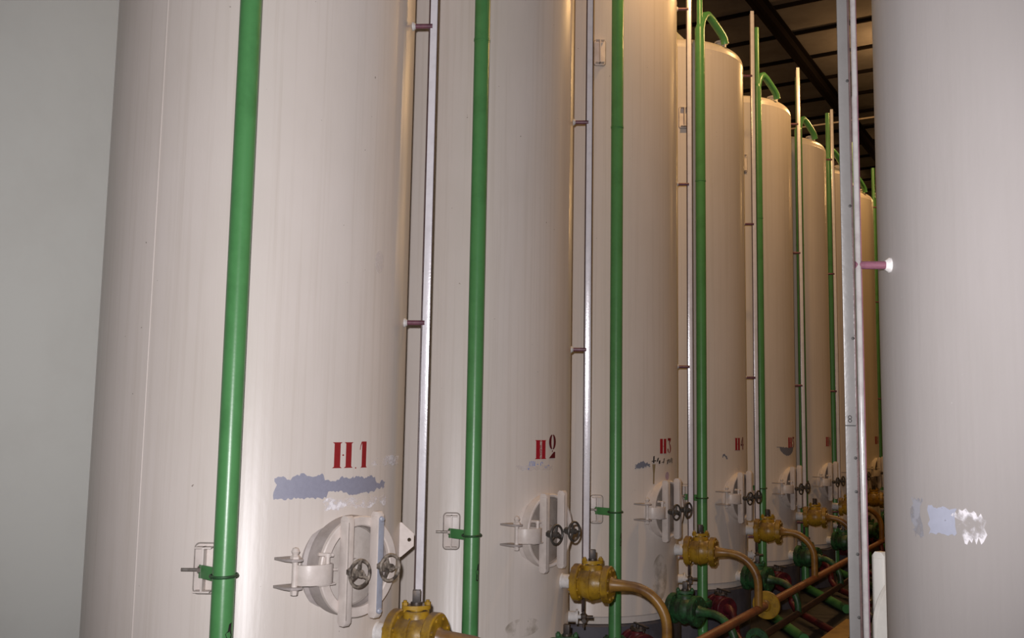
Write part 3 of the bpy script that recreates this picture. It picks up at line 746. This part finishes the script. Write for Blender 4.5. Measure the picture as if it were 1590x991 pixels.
# ------------------------------------------------------------------ manifolds with their branch bends
MZ = -1.27
def mani_x(y): return -2.075 - (y - 6.0) * .012
mf = thing('pipe_manifold', 'rusty ochre pipe running along the whole tank row, fed by yellow bends', 'pipe', (0, 0, 0))
link('main_pipe', MB().tube([(mani_x(2.6), 2.6, MZ), (mani_x(17.3), 17.3, MZ)], .029, 20).mesh('main_pipe', M['rust']), mf)
def flange_disc(r, mat, name):
    b = MB().lathe([(r - .004, -.011), (r, -.007), (r, .007), (r - .004, .011)], AXIS_Y, 44)
    for k in range(4):
        a = rad(45 + 90 * k + 10); b.tube([(.75 * r * math.cos(a), -.024, .75 * r * math.sin(a)), (.75 * r * math.cos(a), .024, .75 * r * math.sin(a))], .010, 6)
    b.lathe([(.044, -.03), (.034, -.05)], AXIS_Y, 24); 
    return b.mesh(name, mat)
fd = link('flange_disc', flange_disc(.100, M['yellow'], 'flange_disc'), mf, (mani_x(7.12), 7.12, MZ)); fd['label'] = 'round yellow flange plate on the rusty pipe'
for n in range(1, 10):
    a = pol(R + VB + .222, YA) + Vector((TX, TY[n], YZ)); dx = pol(1, YA)
    def line(d, z): return a + dx * d + Vector((0, 0, z))
    # run until the bend lands above the main pipe
    tgt = mani_x(TY[n] + .18)
    run = (tgt - a.x) / dx.x; br = .215
    pts = [line(0, 0), line(.02, 0), line(run - br, 0)] + [line(run - br + br * math.sin(rad(k)), -br + br * math.cos(rad(k))) for k in range(8, 91, 8)] + [line(run, -br - .01), line(run, MZ - YZ)]
    rr = [.046, .036] + [.0285] * (len(pts) - 2)
    link('branch_bend', MB().tube(pts, rr, 20).mesh('branch_bend', M['ochre']), mf)
lm = thing('drain_manifold', 'dark brown low pipe running along the floor below the rusty pipe', 'pipe', (0, 0, 0))
LZ = -1.50
def low_x(y): return -2.125 - (y - 7.2) * .016
link('main_pipe', MB().tube([(low_x(2.6), 2.6, LZ), (low_x(17.3), 17.3, LZ)], .026, 20).mesh('main_pipe', M['dark_rust']), lm)
fd = link('flange_disc', flange_disc(.085, M['green_valve'], 'flange_disc'), lm, (low_x(7.0), 7.0, LZ)); fd['label'] = 'round green flange plate on the low pipe'
for n in range(1, 10):
    a = pol(R + VB + .222, GA) + Vector((TX, TY[n], GZ)); dx = pol(1, GA)
    tgt = low_x(TY[n] - .2); run = (tgt - a.x) / dx.x; br = .19
    pts = [a, a + dx * .02, a + dx * (run - br)] + [a + dx * (run - br + br * math.sin(rad(k))) + Vector((0, 0, -br + br * math.cos(rad(k)))) for k in range(8, 91, 8)] + [a + dx * run + Vector((0, 0, LZ - GZ))]
    link('branch_bend', MB().tube(pts, [.044, .034] + [.0275] * (len(pts) - 2), 20).mesh('branch_bend', M['green_valve']), lm)
def trestle(h):
    b = MB().box((0, 0, h / 2), (.06, .012, h)); b.box((0, 0, .006), (.16, .12, .012)); b.box((0, 0, h - .01), (.14, .05, .012)); return b
for y in (4.2, 14.2):
    h = MZ - .029 - FZ
    b = MB(); b.box((.16, 0, h / 2 - .006), (.05, .05, h - .012)); b.box((.08, 0, h - .012), (.24, .05, .024)); b.box((.16, 0, .006), (.14, .14, .012))
    link('pipe_support', b.mesh('pipe_support', M['dark_steel'], 40, .002), mf, (mani_x(y), y, FZ))
for y in (4.4, 14.4):
    h = LZ - .026 - FZ
    b = MB(); b.box((0, 0, h / 2), (.05, .05, h)); b.box((0, 0, .006), (.14, .14, .012))
    link('pipe_support', b.mesh('pipe_support', M['dark_steel'], 40, .002), lm, (low_x(y), y, FZ))

# ------------------------------------------------------------------ red bottom drains
RA, RZ = -38.0, -1.47
def red_lever():
    b = MB().tube([(.11, 0, .12), (.11, 0, .155)], .014, 10); b.box((.11 + .05, 0, .158), (.20, .022, .010)); return b.mesh('lever', M['dark_steel'], 40, .002)
for n in range(1, 10):
    q = pol(R + .035, RA)
    v = thing('drain_valve', 'dark red drain valve near the floor at the foot of ' + at_tank(n), 'valve', (TX + q.x, TY[n] + q.y, RZ), rad(RA), 'red drain valves')
    v.scale = (.9, .9, .9)
    for k in (True, False): link('flange', mesh_once('vf%dr' % (0 if k else 1), lambda: valve_flanges(M['red'], k)), v)
    link('valve_body', mesh_once('vbr', lambda: valve_body(M['red'])), v)
    link('gland_flange', mesh_once('vgr', lambda: valve_bonnet(M['dark_steel'])), v)
    link('lever', mesh_once('vlr', red_lever), v)
    q2 = pol(R + .035 + .2, RA); p0 = Vector((TX + q2.x, TY[n] + q2.y, RZ)); d = pol(1, RA)
    pts = [p0, p0 + d * .03, p0 + d * .07 + Vector((0, 0, -.02)), p0 + d * .10 + Vector((0, 0, -.08)), p0 + d * .12 + Vector((0, 0, -.17)), p0 + d * .16 + Vector((.02, -.03, -.225)), p0 + d * .2 + Vector((.06, -.09, -.24)), p0 + d * .2 + Vector((.52, -.76, -.245))]
    rpipe = link('drain_pipe', MB().tube(pts, [.045, .036] + [.032] * 6, 18).mesh('drain_pipe', M['red']), None)
    rpipe['label'] = 'dark red floor pipe slanting from the drain valve of ' + at_tank(n); rpipe['category'] = 'pipe'; rpipe['group'] = 'red floor pipes'

# ochre timber on the aisle floor
tb = link('timber_beam', MB().box((0, 0, .09), (.18, 1.75, .18)).mesh('timber_beam', M['timber'], 40, .006), None, (-1.79, 7.87, FZ))
tb['label'] = 'ochre squared timber lying on the dark floor left of the grey gauge'; tb['category'] = 'beam'
tb.rotation_euler = (0, 0, 0)

# ------------------------------------------------------------------ hall
X0, X1, Y0, Y1 = -4.6, 3.2, -2.6, 24.0
def slab(x0, x1, y0, y1, z0, z1, mat, name): return MB().box(((x0 + x1) / 2, (y0 + y1) / 2, (z0 + z1) / 2), (x1 - x0, y1 - y0, z1 - z0)).mesh(name, mat)
structure('floor', slab(X0 - .2, X1 + .2, Y0 - .2, Y1 + .2, FZ - .2, FZ, M['floor'], 'floor'))
structure('ceiling', slab(X0 - .2, X1 + .2, Y0 - .2, Y1 + .2, CEIL, CEIL + .15, M['ceiling'], 'ceiling'))
structure('wall_left', slab(X0 - .2, X0, Y0, Y1, FZ, CEIL, M['wall'], 'wall_left'))
structure('wall_right', slab(X1, X1 + .2, Y0, Y1, FZ, CEIL, M['far_wall'], 'wall_right'))
structure('wall_back', slab(X0 - .2, X1 + .2, Y1, Y1 + .2, FZ, CEIL, M['far_wall'], 'wall_back'))
structure('wall_front', slab(X0 - .2, X1 + .2, Y0 - .2, Y0, FZ, CEIL, M['far_wall'], 'wall_front'))
pm = slab(X0, X1, -.018, .018, CEIL - .045, CEIL, M['beam'], 'purlin')
k = 0; y = 12.61 - .93 * 15
while y < Y1:
    if y > Y0: structure('trim_%d' % (k + 10), pm, (0, y, 0)); k += 1
    y += .93
def ibeam():
    b = MB(); h = .20
    b.box((0, 0, -h + .008), (.12, Y1 - Y0, .016)); b.box((0, 0, -.008), (.12, Y1 - Y0, .016)); b.box((0, 0, -h / 2), (.012, Y1 - Y0, h))
    return b.mesh('roof_beam', M['beam'])
ib = ibeam()
structure('trim_1', ib, (-3.28, (Y0 + Y1) / 2, CEIL - .045))
structure('trim_2', ib, (0.9, (Y0 + Y1) / 2, CEIL - .045))
cd = link('conduit', MB().tube([(X0, 15.95, 5.03), (X1, 15.95, 5.03)], .013, 10).mesh('conduit', M['conduit']), None)
link('hanger', MB().tube([(-4.3, 15.95, 5.03), (-4.3, 15.95, CEIL)], .006, 8).mesh('hanger', M['conduit']), cd); link('hanger', MB().tube([(1.6, 15.95, 5.03), (1.6, 15.95, CEIL)], .006, 8).mesh('hanger', M['conduit']), cd)
cd['label'] = 'thin pale conduit crossing under the dark ceiling'; cd['category'] = 'conduit'

# ------------------------------------------------------------------ light
def lamp(kind, name, loc, power, color, size):
    l = bpy.data.lights.new(name, kind); l.energy = power; l.color = color
    l.shadow_soft_size = size
    o = bpy.data.objects.new(name, l); o.location = loc; COL.objects.link(o); return o
fl = lamp('SPOT', 'camera_flash', (-.05, -.02, .095), 560, (1.0, .965, 1.0), .022)
fl.data.spot_size = rad(88); fl.data.spot_blend = .8
fl.rotation_euler = Vector((-.52, .83, .13)).to_track_quat('-Z', 'Y').to_euler()
WARM = (1.0, .58, .22)
for nm, p, w in (('hall_lamp', (-1.9, 6.3, 4.35), 165), ('hall_lamp', (-1.55, 9.7, 4.4), 115), ('hall_lamp', (-1.9, 13.3, 4.65), 165), ('hall_lamp', (-1.9, 19.3, 4.4), 180)):
    lamp('POINT', nm, p, w, WARM, .12)
w = bpy.data.worlds.new('hall_air'); sc.world = w; w.use_nodes = True
w.node_tree.nodes['Background'].inputs[0].default_value = (.5, .4, .36, 1); w.node_tree.nodes['Background'].inputs[1].default_value = .008

# ------------------------------------------------------------------ camera
cam = bpy.data.cameras.new('camera'); co = bpy.data.objects.new('camera', cam); COL.objects.link(co)
cam.sensor_fit = 'HORIZONTAL'; cam.sensor_width = 36.0; cam.lens = 1500.0 / 1590.0 * 36.0
cam.clip_start = .02; cam.clip_end = 100
th, p, r = 0.541, 0.1088, 0.0165
F = Vector((-math.sin(th) * math.cos(p), math.cos(th) * math.cos(p), math.sin(p)))
Rt = Vector((math.cos(th), math.sin(th), 0)); U = Rt.cross(F)
A = Rt * math.cos(r) + U * math.sin(r); B = -Rt * math.sin(r) + U * math.cos(r)
mw = Matrix((A, B, -F)).transposed().to_4x4()
co.matrix_world = mw
sc.camera = co

sc.view_settings.view_transform = 'Standard'; sc.view_settings.look = 'None'
sc.view_settings.gamma = 1; sc.view_settings.use_curve_mapping = False; sc.view_settings.exposure = 0.0
